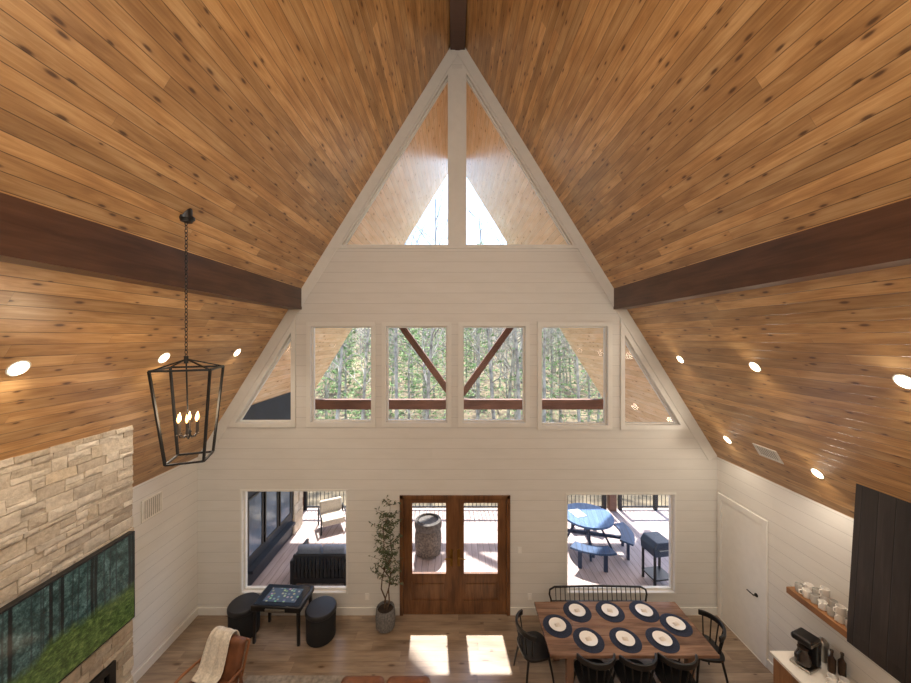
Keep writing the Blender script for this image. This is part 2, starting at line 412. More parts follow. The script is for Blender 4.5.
# side door
m=MB(); dy0,dy1=5.20,5.99
m.prism([(dy0-.08,0),(dy1+.08,0),(dy1+.08,2.19),(dy0-.08,2.19)],XR-.025,XR,'YZ',[[(dy0,.001),(dy1,.001),(dy1,2.1),(dy0,2.1)]])
d2=struct(m.obj('door_2',m_whited,smooth=False))
m=MB(); m.prism([(dy0+.004,.01),(dy1-.004,.01),(dy1-.004,2.096),(dy0+.004,2.096)],XR-.012,XR-.001,'YZ')
lf=m.obj('door_leaf',m_whited,parent=d2,smooth=False)
h=MB(); hy=5.30; h.cyl((XR-.012,hy,.95),(XR-.022,hy,.95),.028); h.cyl((XR-.022,hy,.95),(XR-.06,hy,.95),.009,n=10); h.tube([(XR-.06,hy,.95),(XR-.062,hy+.07,.95),(XR-.058,hy+.12,.95)],.009,8)
ho=h.obj('door_handle',m_black,parent=lf); ho['label']='black lever handle'
bh=.13
struct(MB().bb((XL,D-.018,0),(dx0,D,bh)).obj('baseboard_gable',m_white,smooth=False))
struct(MB().bb((dx1,D-.018,0),(XR,D,bh)).obj('baseboard_gable.001',m_white,smooth=False))
struct(MB().bb((XL,4.2,0),(XL+.018,D-.018,bh)).obj('baseboard_fireplace_side',m_white,smooth=False))
struct(MB().bb((XR-.018,4.42,0),(XR,dy0-.08,bh)).obj('baseboard_kitchen_side',m_white,smooth=False))

# ---------------------------------------------------------------- recessed lights
def ceil_frame(X,Y,off=0.0):
    side=-1 if X<XC else 1
    z=roofz(X); n=Vector((-side*sa,0,-ca))
    return Vector((X,Y,z))+n*off, (0,side*ANG,0), side
ring=MB(); ring.lathe([(.055,-.001),(.070,-.005),(.074,-.002),(.074,0)],28)
proto=ring.obj('recessed_light',m_white,(0,0,0))
lens=MB(); lens.lathe([(.060,-.003),(.060,-.0055),(.03,-.007),(.0005,-.008)],24); lens.obj('lens',m_lens,parent=proto)
thing(proto,'small round white recessed ceiling light, switched on','ceiling light','recessed ceiling lights')
spots=[(-3.4,5.36),(-3.4,4.01),(-3.4,2.67),(3.6,5.44),(3.6,4.09),(3.6,2.73),(4.4,5.5),(4.4,4.14)]
first=True
for X,Y in spots:
    loc,rot,side=ceil_frame(X,Y)
    o=proto if first else dup(proto)
    first=False
    o.location=loc; o.rotation_euler=rot
    L=bpy.data.lights.new('downlight','SPOT'); L.energy=30 if Y>5 else 50; L.color=(1,.87,.70); L.spot_size=math.radians(150); L.spot_blend=1; L.shadow_soft_size=.08
    lo=bpy.data.objects.new('downlight',L); COL.objects.link(lo)
    lo.parent=o; lo.location=(0,0,-.04); lo.rotation_euler=(0,-rot[1]*.8,0)
def vent(name,loc,rot,w,h,lab,cat='air vent'):
    m=MB(); m.prism([(-w/2,-h/2),(w/2,-h/2),(w/2,h/2),(-w/2,h/2)],0,-.012,'XY',[[(-w/2+.025,-h/2+.025),(w/2-.025,-h/2+.025),(w/2-.025,h/2-.025),(-w/2+.025,h/2-.025)]])
    n=9
    for i in range(n):
        yy=-h/2+.025+(h-.05)*(i+.5)/n; m.box((0,yy,-.007),(w-.05,(h-.05)/n*.72,.003),(.15,0,0))
    e=m.obj(name,m_ventm,loc,rot=rot,smooth=False)
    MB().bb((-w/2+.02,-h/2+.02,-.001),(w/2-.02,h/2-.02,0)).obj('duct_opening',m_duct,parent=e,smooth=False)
    return thing(e,lab,cat)
dxr=(768-454)/F; dzr=(337-453)/F; tt=(ZR+SL*XC-H)/(SL*dxr+dzr)
loc,rot,_=ceil_frame(dxr*tt,tt,.001)
vent('ceiling_vent',loc,rot,.20,.36,'beige slatted air vent set in the pine ceiling')
vent('wall_vent',(XL+.001,5.17,2.39),(0,math.radians(-90),0),.32,.36,'white slatted return air vent on the shiplap wall')

# ---------------------------------------------------------------- stone chimney
XF=-3.90
m=MB(); m.prism([(XL+.001,0),(XF-.010,0),(XF-.010,roofz(XF-.010)-.004),(XL+.001,ZK-.004)],2.08,4.14,'XZ')
chim=m.obj('stone_chimney',m_mortar,smooth=False)
thing(chim,'cream and tan ledger stone fireplace chimney rising to the ceiling','chimney')
st=MB(); z=0.0
def stone(x0,x1,y0,y1,z0,z1):
    j=lambda:R.uniform(-.005,.005)
    ym,zm=(y0+y1)/2,(z0+z1)/2
    c=[(x0,y0,z0),(x1,y0,z0),(x1,y1,z0),(x0,y1,z0),(x0,y0,z1),(x1,y0,z1),(x1,y1,z1),(x0,y1,z1),(x1+R.uniform(-.002,.010),ym+R.uniform(-.25,.25)*(y1-y0),zm)]
    st.add([(a+j(),b+j(),d+j()) for a,b,d in c],[(0,3,2,1),(4,5,6,7),(0,1,5,4),(1,2,8),(2,6,8),(6,5,8),(5,1,8),(2,3,7,6),(3,0,4,7)])
while z<3.84:
    h=R.choice((.05,.065,.08,.10,.13)); h=min(h,3.885-z)
    if h<.03: break
    y=2.06
    while y<4.155:
        L=R.uniform(.10,.33)
        if y+L>4.05: L=4.16-y
        subs=[(z,h)]
        if h>.09 and R.random()<.35: subs=[(z,h*.45),(z+h*.45,h*.55)]
        for a,b in subs:
            if not(y+L>2.58 and y<3.92 and a+b>.42 and a<1.25):
                xf=XF+R.uniform(-.006,.010)
                if roofz(xf)-.01>a+b: stone(XF-.1,xf,y+.003,y+L-.003,a+.003,a+b-.003)
        y+=L
    x=XL+.01
    while x<XF-.06:
        L=R.uniform(.15,.35); L=min(L,XF-.02-x)
        if roofz(x)-.03>z+h: stone(x,x+L-.006,4.08,4.155+R.uniform(0,.015),z+.004,z+h-.004)
        x+=L
    z+=h
st.obj('stone_face',m_stone,parent=chim,smooth=False,bevel=.003,segs=1)
m=MB(); m.prism([(2.58,.42),(3.92,.42),(3.92,1.25),(2.58,1.25)],XF-.010,XF+.03,'YZ',[[(2.66,.5),(3.84,.5),(3.84,1.17),(2.66,1.17)]])
fi=thing(m.obj('fireplace_insert',m_black,bevel=.004,smooth=False),'black framed gas fireplace insert in the stone chimney','fireplace')
MB().bb((XF-.009,2.66,.5),(XF-.002,3.84,1.17)).obj('glass_front',simple('dark_glass',(14,13,13),.08),parent=fi,smooth=False)
m=MB(); m.bb((-.05,-.91,0),(.02,.91,1.02)); m.bb((-.09,-.3,.3),(-.05,.3,.7))
tv=thing(m.obj('television',m_black,(-3.79,3.135,1.64),bevel=.006,smooth=False),'large flat wall television showing a mossy green forest','television')
MB().bb((.0201,-.895,.02),(.022,.895,1.0)).obj('screen',m_tv,parent=tv,smooth=False)

# ---------------------------------------------------------------- lantern chandelier
cx,cy=-2.545,3.25; cz=roofz(cx)
ch=empty('lantern_chandelier',(cx,cy,3.78))
thing(ch,'black metal open-frame lantern chandelier with lit candle bulbs','chandelier')
top=cz-3.78; AP=.97
MB().lathe([(.07,0),(.07,-.02),(.05,-.045),(.012,-.055)],20).obj('canopy',m_black,(0,0,top),ch)
m=MB(); m.cyl((0,0,top-.05),(0,0,top+.12),.05,n=16); m.obj('canopy_neck',m_black,parent=ch)
m=MB(); zz=AP
while zz<top-.06:
    pts=[(.012*math.cos(a),0,zz+.02+.022*math.sin(a)) for a in [i*math.pi/4 for i in range(8)]]
    if int(round(zz/.036))%2: pts=[(0,p[0],p[2]) for p in pts]
    m.tube(pts,.0035,5,closed=True); zz+=.036
m.obj('chain',m_black,parent=ch)
m=MB(); rt,rb=.315,.205; zt,zb=.87,0.0; r0=math.radians(66)
T=[Vector((rt*math.cos(r0+i*math.pi/2)+.03,rt*math.sin(r0+i*math.pi/2),zt)) for i in range(4)]
Bm=[Vector((rb*math.cos(r0+i*math.pi/2)+.04,rb*math.sin(r0+i*math.pi/2),zb+.02)) for i in range(4)]
for i in range(4):
    m.tube([T[i],T[(i+1)%4]],.013,4); m.tube([Bm[i],Bm[(i+1)%4]],.012,4); m.tube([T[i],Bm[i]],.013,4)
    m.tube([T[i],(.005,0,AP-.01)],.008,4)
m.cyl((0,0,AP-.05),(0,0,AP+.02),.018); m.obj('frame',m_black,parent=ch)
m=MB(); m.cyl((.02,0,.25),(.0,0,AP-.02),.007,n=8); m.lathe([(.004,.2),(.022,.23),(.022,.27),(.008,.3)],14,(.02,0,0))
ar=.08
for i in range(6):
    a=i*math.pi/3; c_,s_=math.cos(a),math.sin(a)
    m.tube([(.02,0,.26),(.02+.4*ar*c_,.4*ar*s_,.22),(.02+.85*ar*c_,.85*ar*s_,.23),(.02+ar*c_,ar*s_,.27)],.005,6)
m.obj('candelabra',m_black,parent=ch)
cs=MB().lathe([(.018,0),(.018,.008),(.009,.01),(.009,.12),(.007,.12)],12).obj('candle_sleeve',m_candle,parent=ch)
bu=MB().lathe([(.005,.12),(.012,.142),(.011,.16),(.002,.20)],12).obj('bulb',m_bulb,parent=ch)
for i in range(6):
    a=i*math.pi/3; l=(.02+ar*math.cos(a),ar*math.sin(a),.25)
    if i==0: cs.location=l; bu.location=l
    else:
        for o in (cs,bu):
            c=o.copy(); COL.objects.link(c); c.location=l
L=bpy.data.lights.new('candle_glow','POINT'); L.energy=18; L.color=(1,.76,.5); L.shadow_soft_size=.2
lo=bpy.data.objects.new('candle_glow',L); COL.objects.link(lo); lo.parent=ch; lo.location=(.02,0,.45)

# ---------------------------------------------------------------- dining set
TX0,TX1,TY0,TY1=1.27,3.50,4.50,5.42
tcx,tcy=(TX0+TX1)/2,(TY0+TY1)/2
tb=empty('dining_table',(tcx,tcy,0)); thing(tb,'long walnut brown plank dining table set for eight','table')
hw,hd=(TX1-TX0)/2,(TY1-TY0)/2
MB().bb((-hw,-hd,.715),(hw,hd,.76)).obj('tabletop',m_tablew,parent=tb,bevel=.006,smooth=False)
m=MB(); m.prism([(-hw+.12,-hd+.1),(hw-.12,-hd+.1),(hw-.12,hd-.1),(-hw+.12,hd-.1)],.63,.715,'XY',[[(-hw+.145,-hd+.125),(hw-.145,-hd+.125),(hw-.145,hd-.125),(-hw+.145,hd-.125)]])
m.obj('apron',m_tablew,parent=tb,smooth=False)
lg=MB().bb((-.045,-.045,0),(.045,.045,.63)).obj('leg',m_tablew,parent=tb,bevel=.005)
lgs=[(sx*(hw-.30),sy*(hd-.15),0) for sx in (-1,1) for sy in (-1,1)]
lg.location=lgs[0]
for l in lgs[1:]:
    c=lg.copy(); COL.objects.link(c); c.location=l
def dining_chair():
    e=empty('dining_chair',(0,0,0)); thing(e,'black wooden chair with curved top rail and spindle back','chair','dining chairs around the table')
    m=MB(); n=28; P=[]
    for i in range(n):
        a=2*math.pi*i/n; c_,s_=math.cos(a),math.sin(a)
        P.append((.23*math.copysign(abs(c_)**.6,c_),.215*math.copysign(abs(s_)**.6,s_)))
    m.prism(P,.43,.465,'XY'); m.obj('seat',m_blackw,parent=e,bevel=.008)
    for sx in (-1,1):
        for sy in (-1,1):
            m=MB(); m.tube([(sx*.16,sy*.15,.43),(sx*.2,sy*.19,.2),(sx*.225,sy*.215,0)],[.018,.016,.011],10); m.obj('leg',m_blackw,parent=e)
    m=MB(); arc=[]
    for i in range(13):
        a=math.radians(200+140*i/12); arc.append(Vector((.26*math.cos(a),.02+.27*math.sin(a),.77+.02*math.sin((i/12)*math.pi))))
    o=len(m.v)
    for p in arc:
        d=Vector((p.x,p.y-.02,0)).normalized()
        for q in (p+d*.014+Vector((0,0,.036)),p-d*.014+Vector((0,0,.036)),p-d*.014-Vector((0,0,.036)),p+d*.014-Vector((0,0,.036))): m.v.append(tuple(q))
    for i in range(12):
        for j in range(4): m.f.append((o+i*4+j,o+i*4+(j+1)%4,o+i*4+4+(j+1)%4,o+i*4+4+j))
    m.f.append((o,o+1,o+2,o+3)); m.f.append((o+48,o+51,o+50,o+49))
    m.obj('top_rail',m_blackw,parent=e,bevel=.006)
    for i in (1,3,5,7,9,11):
        p=arc[i]; q=(p.x*.72,max(-.19,p.y*.78),.46)
        MB().tube([q,(p.x,p.y,p.z-.02)],.009,8).obj('spindle',m_blackw,parent=e)
    return e
c0=dining_chair()
pos=[((1.86,4.56,0),0),((2.40,4.55,0),.06),((2.93,4.56,0),-.05),((1.16,4.98,0),-math.pi/2+.2),((3.62,4.97,0),math.pi/2-.1)]
c0.location=pos[0][0]; c0.rotation_euler=(0,0,pos[0][1])
for l,r in pos[1:]: dup(c0,l,(0,0,r))
bn=empty('spindle_bench',(2.46,5.68,0)); thing(bn,'long black bench with rounded spindle back beside the table','bench')
MB().bb((-.82,-.19,.42),(.82,.17,.455)).obj('seat',m_blackw,parent=bn,bevel=.01)
for sx in (-1,1):
    for sy in (-1,1): MB().tube([(sx*.72,sy*.13,.42),(sx*.78,sy*.16,0)],[.02,.014],10).obj('leg',m_blackw,parent=bn)
m=MB()
pts=[(-.8,.14,.45),(-.83,.16,.56),(-.82,.17,.63),(-.74,.18,.67),(0,.19,.68),(.74,.18,.67),(.82,.17,.63),(.83,.16,.56),(.8,.14,.45)]
m.tube(pts,.016,10)
for i in range(19):
    x=-.72+1.44*i/18; m.cyl((x,.15,.45),(x,.18,.67),.007,n=6)
m.obj('backrest',m_blackw,parent=bn)
pp=[(1.88,5.22),(2.38,5.22),(2.90,5.22),(3.23,4.98),(1.50,4.96),(1.86,4.73),(2.37,4.73),(2.88,4.73)]
mat0=thing(MB().lathe([(.0,.0),(.203,0),(.205,.002),(.203,.004),(0,.004)],36).obj('placemat',m_navy),'round navy woven placemat on the dining table','placemat','placemats on the dining table')
pl0=thing(MB().lathe([(.05,0),(.07,0),(.075,.004),(.118,.018),(.12,.021),(.115,.02),(.075,.009),(.0,.008)],36).obj('dinner_plate',m_plate),'white round dinner plate on a navy placemat','plate','dinner plates')
bo=MB()
for i in range(3): bo.box((0,0,.003+.006*i),(.08-.012*i,.055-.01*i,.006),(0,0,.15*i))
nk0=thing(bo.obj('folded_napkin',m_cream,bevel=.002),'folded cream cloth napkin on a plate','napkin','folded napkins on the plates')
for i,(x,y) in enumerate(pp):
    for o,zz in ((mat0,.76),(pl0,.764),(nk0,.772)):
        q=o if i==0 else dup(o); q.location=(x,y,zz); q.rotation_euler=(0,0,R.uniform(-.3,.3))

# ---------------------------------------------------------------- arcade table + stools
for i,(x,y) in enumerate(((-3.52,5.74),(-2.20,5.66))):
    if i==0:
        s0=empty('drum_stool',(x,y,0)); thing(s0,'black round upholstered drum stool','stool','drum stools at the game table')
        MB().lathe([(.2,0),(.225,.01),(.23,.03),(.235,.40),(.225,.42)],36).obj('body',simple('black_fabric',(20,20,22),.85,var=.3,scale=60),parent=s0)
        MB().lathe([(.235,.42),(.245,.43),(.245,.475),(.23,.495),(.0,.505)],36).obj('seat_pad',simple('black_vinyl',(32,31,33),.45),parent=s0)
    else: dup(s0,(x,y,0))
at=empty('arcade_table',(-2.85,5.72,0),-.06); thing(at,'black cocktail arcade game table with glowing screen top','game table')
m=MB(); m.prism([(-.41,-.25),(.41,-.25),(.41,.25),(-.41,.25)],.54,.63,'XY'); m.obj('cabinet',m_blackw,parent=at,bevel=.012)
MB().bb((-.38,-.225,.6305),(.38,.225,.636)).obj('glass_top',simple('tinted_glass',(30,38,50),.06),parent=at,bevel=.002)
MB().bb((-.27,-.15,.6365),(.27,.15,.638)).obj('screen',m_game,parent=at,smooth=False)
for sy in (-1,1):
    m=MB(); m.bb((-.16,sy*.25-.02,.55),(.16,sy*.25+.02,.60))
    for i in range(4): m.cyl((-.06+.05*i,sy*.27,.575),(-.06+.05*i,sy*.28,.575),.012,n=10)
    m.obj('control_panel',m_steel,parent=at,bevel=.003)
for sx in (-1,1):
    for sy in (-1,1):
        m=MB(); m.tube([(sx*.36,sy*.2,.54),(sx*.37,sy*.21,0)],[.032,.026],4); q=m.obj('leg',m_blackw,parent=at)

# ---------------------------------------------------------------- potted olive tree
pt=empty('potted_olive_tree',(-1.17,5.84,0)); thing(pt,'slender potted olive tree in a grey woven basket','potted plant')
m=MB(); m.lathe([(.12,0),(.155,.02),(.17,.18),(.155,.33),(.148,.345),(.135,.335),(.135,.3)],28)
m.obj('pot',m_pot,parent=pt)
MB().lathe([(.134,.285),(.134,.30),(0,.305)],20).obj('soil',m_soil,parent=pt)
tr=MB(); lv=MB()
def leafquad(p,d,l,w):
    d=d.normalized(); s=d.cross(Vector((R.uniform(-1,1),R.uniform(-1,1),R.uniform(-1,1)))).normalized()*w
    lv.add([p,p+d*l*.5+s,p+d*l,p+d*l*.5-s],[(0,1,2,3)])
for k_ in range(3):
    p=Vector((R.uniform(-.03,.03),R.uniform(-.03,.03),.29)); pts=[p.copy()]
    for i in range(9):
        q=Vector((R.uniform(-.07,.07)+.03*k_-.02+.06*i/9,R.uniform(-.07,.02),.29+(i+1)*.2*(1-.1*k_))); pts.append(q)
    tr.tube(pts,[.014-.0012*i for i in range(10)],6)
    for i in range(3,10):
        for j in range(5):
            a=R.uniform(0,6.28); d=Vector((math.cos(a),math.sin(a)*.5-.15,R.uniform(.2,.9))); L=R.uniform(.12,.32)*(1.25-.06*i)
            q=pts[i]+d.normalized()*L
            if q.y>.15: q.y=.15
            tr.tube([pts[i],q],[.004,.002],4)
            for n_ in range(9):
                f=R.uniform(.25,1.05); leafquad(pts[i].lerp(q,f),Vector((R.uniform(-1,1),R.uniform(-1,.3),R.uniform(-.6,.8))),R.uniform(.05,.075),.011)
tr.obj('trunk',m_bark,parent=pt); lv.obj('foliage',m_leaf,parent=pt,smooth=False)

# ---------------------------------------------------------------- kitchen side
ky0,ky1=1.6,4.38
yy=ky1
while yy>ky0+.1:
    a=yy-.925; e=empty('base_cabinet',(4.39,(a+yy)/2,0)); thing(e,'light oak kitchen base cabinet with black pulls','cabinet','base cabinets along the wall')
    MB().bb((-.29,-.46,0),(.305,.46,.88)).obj('body',m_cab,parent=e,smooth=False)
    for s_ in (-1,1):
        d_=MB().bb((-.312,s_*.23-.222,.12),(-.291,s_*.23+.222,.86)).obj('door',m_cab,parent=e,bevel=.003)
        MB().tube([(-.313,s_*.05,.62),(-.34,s_*.05,.62),(-.34,s_*.05,.78),(-.313,s_*.05,.78)],.005,6).obj('handle',m_black,parent=d_)
    yy=a
thing(MB().bb((4.06,ky0,.88),(XR-.001,ky1+.02,.915)).obj('countertop',m_count,bevel=.004),'white quartz countertop on the oak cabinets','countertop')
m=MB(); m.prism([(XR-.005,1.66),(4.25,1.66),(4.25,1.80),(4.35,roofz(4.35)-.01),(XR-.005,ZK-.01)],2.5,3.70,'XZ')
thing(m.obj('range_hood',m_hood,smooth=False),'dark stained vertical plank range hood reaching the ceiling','range hood')
thing(MB().bb((4.39,3.76,1.575),(XR-.001,4.52,1.655)).obj('floating_shelf',m_shelf,bevel=.004),'thick oak floating shelf on the shiplap wall','shelf')
g0=thing(MB().lathe([(.034,0),(.036,.004),(.042,.05),(.04,.1),(.037,.102),(.038,.05),(.03,.008),(0,.006)],18).obj('drinking_glass',m_glassware),'clear stemless drinking glass on the oak shelf','glass','glasses on the floating shelf')
mg=MB(); mg.lathe([(.035,0),(.042,.01),(.043,.09),(.039,.09),(.038,.012),(0,.01)],18); mg.tube([(.042,0,.075),(.07,0,.07),(.07,0,.03),(.042,0,.02)],.006,6)
g1=thing(mg.obj('mug',m_plate),'white ceramic mug with handle','mug','white mugs')
first=[True,True]
for i in range(7):
    for j in range(2):
        x=4.47+.13*j; y=3.86+.095*i; kk=1 if (i+j)%2 else 0
        o=(g0,g1)[kk]; q=o if first[kk] else dup(o); first[kk]=False
        q.location=(x,y,1.655); q.rotation_euler=(0,0,R.uniform(2.6,3.6) if kk else 0)
        if kk and i%3==1:
            q=dup(g1); q.location=(x,y,1.745); q.rotation_euler=(0,0,R.uniform(2.6,3.6))
for l in ((4.40,3.98,.915),(4.50,3.94,.915)):
    q=dup(g1); q.location=l
cm=empty('coffee_maker',(4.33,4.21,.915),math.radians(200)); thing(cm,'black and silver drip coffee maker with glass carafe on the counter','coffee maker')
MB().bb((-.11,-.10,0),(.13,.10,.035)).obj('base',m_steel,parent=cm,bevel=.012,segs=3)
MB().bb((-.11,-.10,.036),(-.03,.10,.29)).obj('body',m_blackw,parent=cm,bevel=.016,segs=3)
MB().bb((-.11,-.10,.291),(.11,.10,.37)).obj('brew_head',m_blackw,parent=cm,bevel=.025,segs=4)
MB().bb((-.10,-.1025,.31),(.10,.1025,.345)).obj('trim_band',m_steel,parent=cm,bevel=.003)
m=MB(); m.lathe([(.05,.037),(.074,.055),(.078,.12),(.058,.17),(.048,.21),(.054,.23),(0,.235)],24,(.06,0,0)); m.obj('carafe',simple('coffee_glass',(60,50,44),.05),parent=cm)
MB().tube([(.11,0,.21),(.17,0,.19),(.17,0,.11),(.135,0,.09)],.009,6).obj('handle',m_black,parent=cm)
b0=thing(MB().lathe([(.034,0),(.036,.01),(.036,.16),(.014,.2),(.013,.24),(.017,.245),(.017,.265),(0,.265)],18).obj('syrup_bottle',m_amber),'dark amber glass syrup bottle with cap','bottle','bottles on the counter')
b0.location=(4.55,4.12,.915); dup(b0,(4.63,4.08,.915))
kn=MB().lathe([(.05,0),(.055,.01),(.05,.16),(.06,.18),(.06,.22),(.03,.26),(.01,.27),(.0,.28)],20).obj('coffee_grinder',m_steel,(4.61,4.28,.915)); thing(kn,'brushed steel coffee grinder on the counter','grinder')
def plate(name,loc,rot,lab,cat):
    o=MB().bb((-.037,-.006,-.058),(.037,0,.058)).obj(name,m_whited,loc,rot=rot,bevel=.002)
    MB().bb((-.015,-.009,-.03),(.015,-.006,.03)).obj('rocker',m_plate,parent=o,smooth=False); thing(o,lab,cat)
plate('light_switch',(1.17,D,1.15),(0,0,0),'white light switch plate beside the french doors','switch')
plate('power_outlet',(-1.55,D,.32),(0,0,0),'white power outlet near the baseboard','outlet')
plate('power_outlet',(1.35,D,.32),(0,0,0),'white power outlet near the baseboard','outlet')

# ---------------------------------------------------------------- seating near the camera
thing(MB().bb((-3.0,1.6,0),(-1.5,4.99,.012)).obj('area_rug',m_rug,smooth=False),'muted grey area rug on the oak floor','rug')
LL=(-3.22,4.38,0); LR=-.25
def lounge():
    e=empty('lounge_chair',LL,LR); thing(e,'mid-century lounge chair in cognac leather and walnut','armchair')
    MB().box((0,-.02,.37),(.58,.6,.13),(-.1,0,0)).obj('seat_cushion',m_leather,parent=e,bevel=.04,segs=4)
    MB().box((0,.30,.60),(.58,.12,.48),(-.28,0,0)).obj('back_cushion',m_leather,parent=e,bevel=.045,segs=4)
    m=MB()
    m.bb((-.33,-.26,.24),(.33,-.22,.30)); m.bb((-.33,.2,.22),(.33,.24,.28))
    m.tube([(-.31,.24,.25),(-.31,.42,.78)],.018,8); m.tube([(.31,.24,.25),(.31,.42,.78)],.018,8); m.tube([(-.31,.42,.78),(.31,.42,.78)],.016,8)
    m.obj('frame',m_walnut,parent=e,bevel=.003)
    for sx in (-1,1):
        MB().tube([(sx*.33,-.22,.50),(sx*.34,0,.53),(sx*.33,.28,.52)],[.018,.022,.016],10).obj('armrest',m_walnut,parent=e)
        MB().tube([(sx*.33,-.2,.50),(sx*.33,-.27,0)],[.02,.014],8).obj('leg',m_walnut,parent=e)
        MB().tube([(sx*.33,.24,.52),(sx*.33,.34,0)],[.02,.014],8).obj('leg',m_walnut,parent=e)
    return e
lc=lounge()
m=MB(); path=[(.02,.455),(.16,.47),(.19,.58),(.25,.71),(.29,.845),(.35,.885),(.43,.865),(.46,.75),(.445,.6),(.43,.46)]
nx=12; W=.36
for i in range(nx+1):
    u=i/nx
    for j,(y,z) in enumerate(path):
        wv=.010*math.sin(u*17+j*.7)+.006*math.sin(u*31)
        x=(u-.5)*W*(1+.08*math.sin(j*.8))-.06
        m.v.append((x,y-wv*.4,z+wv*(1 if j<7 else .2)))
n=len(path)
for i in range(nx):
    for j in range(n-1): m.f.append((i*n+j,(i+1)*n+j,(i+1)*n+j+1,i*n+j+1))
th=m.obj('throw_blanket',m_throw,LL,rot=(0,0,LR)); s_=th.modifiers.new('thick','SOLIDIFY'); s_.thickness=.014; s_.offset=1
s_=th.modifiers.new('sub','SUBSURF'); s_.levels=1; s_.render_levels=1
thing(th,'cream knitted throw draped over the leather chair back','blanket')
e=empty('leather_sofa',(-.82,3.76,0)); thing(e,'cognac brown leather two-seat sofa','sofa')
MB().bb((-.56,-.42,.12),(.56,.40,.34)).obj('base',m_leather,parent=e,bevel=.03,segs=3)
for sx in (-1,1):
    MB().box((sx*.275,-.06,.42),(.53,.62,.15)).obj('seat_cushion',m_leather,parent=e,bevel=.05,segs=4)
    MB().box((sx*.275,.31,.66),(.53,.18,.40),(-.12,0,0)).obj('back_cushion',m_leather,parent=e,bevel=.07,segs=4)
    MB().bb((sx*.64-.08,-.42,.1),(sx*.64+.08,.40,.60)).obj('arm',m_leather,parent=e,bevel=.04,segs=3)
    for sy in (-1,1): MB().tube([(sx*.55,sy*.33,.12),(sx*.57,sy*.35,0)],[.022,.014],8).obj('leg',m_walnut,parent=e)

# ---------------------------------------------------------------- porch
struct(MB().bb((-8,D+.15,-.17),(9,10.0,-.05)).obj('deck_floor',m_deck,smooth=False))
def railing(x0,x1,y):
    m=MB(); m.bb((x0,y-.03,.93),(x1,y+.03,.98)); m.bb((x0,y-.02,.02),(x1,y+.02,.06)); 
    x=x0
    while x<x1: m.cyl((x,y,.06),(x,y,.93),.009,n=5); x+=.11
    x=x0
    while x<=x1+.01: m.bb((x-.045,y-.045,-.05),(x+.045,y+.045,1.03)); x+=(x1-x0)/4
    thing(m.obj('deck_railing',m_rail,smooth=False),'black metal deck railing with thin balusters','railing','deck railings')
railing(-7.9,-4.7,9.9); railing(-4.3,4.35,9.9); railing(4.8,8.9,9.9)
ty=9.9
def timber(name,a,b,w,d,lab):
    a=Vector(a);b=Vector(b); L=(b-a).length; ang=math.atan2((b-a).z,(b-a).x)
    o=MB().bb((-L/2,-d/2,-w/2),(L/2,d/2,w/2)).obj(name,m_truss,(a+b)/2,rot=(0,-ang,0),bevel=.006,smooth=False)
    thing(o,lab,'beam','porch gable timbers'); return o
timber('porch_tie_beam',(-4.3,ty,3.01),(4.42,ty,3.01),.28,.2,'brown timber tie beam across the porch gable')
timber('porch_brace',(-.10,ty,3.30),(-2.3,ty,6.35),.18,.16,'brown diagonal timber brace of the porch gable')
timber('porch_brace',(.24,ty,3.30),(2.43,ty,6.35),.18,.16,'brown diagonal timber brace of the porch gable')
for sx in (-1,1):
    thing(MB().bb((-.1,-.1,-.05),(.1,.1,2.84)).obj('porch_post',m_truss,(XC+sx*4.5,ty,0),bevel=.006),'square brown timber porch post','post','porch posts')
m=MB(); m.prism([(-4.75,-.05),(-4.08,-.05),(-4.08,roofz(-4.08)-.03),(-4.75,roofz(-4.75)-.03)],6.5,9.2,'XZ')
of=thing(m.obj('outdoor_fireplace',m_slate,smooth=False),'dark slate clad outdoor fireplace wall with blue grey panels','fireplace')
m=MB()
for i in range(9):
    y=8.65; z=-.05+i*.24
    while y<9.12:
        L=R.uniform(.2,.4); L=min(L,9.15-y); m.bb((-4.09,y+.006,z+.006),(-4.05+R.uniform(0,.02),y+L-.006,z+.234)); y+=L
m.obj('stone_veneer',m_stone,parent=of,smooth=False)
for i in range(3):
    y=6.72+.62*i
    m=MB(); m.prism([(y,.55),(y+.54,.55),(y+.54,1.75),(y,1.75)],-4.08,-4.045,'YZ',[[(y+.04,.59),(y+.50,.59),(y+.50,1.71),(y+.04,1.71)]]); fr=m.obj('panel_frame',m_black,parent=of,smooth=False)
    MB().bb((-4.08,y+.04,.59),(-4.06,y+.50,1.71)).obj('panel_glass',m_panel,parent=fr,smooth=False)
MB().bb((-4.08,6.7,.30),(-3.94,8.5,.36)).obj('ledge',m_slate,parent=of)
e=empty('outdoor_sofa',(-2.68,7.15,-.05)); thing(e,'black slatted outdoor sofa with blue grey cushions on the deck','sofa')
MB().bb((-.52,-.3,.12),(.52,.4,.30)).obj('seat_frame',m_rail,parent=e,bevel=.01)
m=MB(); m.bb((-.52,-.35,.60),(.52,-.30,.66)); m.bb((-.52,-.35,.1),(.52,-.30,.2))
for i in range(14): x=-.49+i*.0754; m.bb((x-.028,-.34,.2),(x+.028,-.31,.60))
m.obj('backrest',m_rail,parent=e)
for sx in (-1,1):
    MB().bb((sx*.55-.03,-.36,.08),(sx*.55+.03,.4,.55)).obj('armrest',m_rail,parent=e,bevel=.008)
    for sy in (-.3,.35): MB().bb((sx*.52-.03,sy-.03,0),(sx*.52+.03,sy+.03,.12)).obj('leg',m_rail,parent=e)
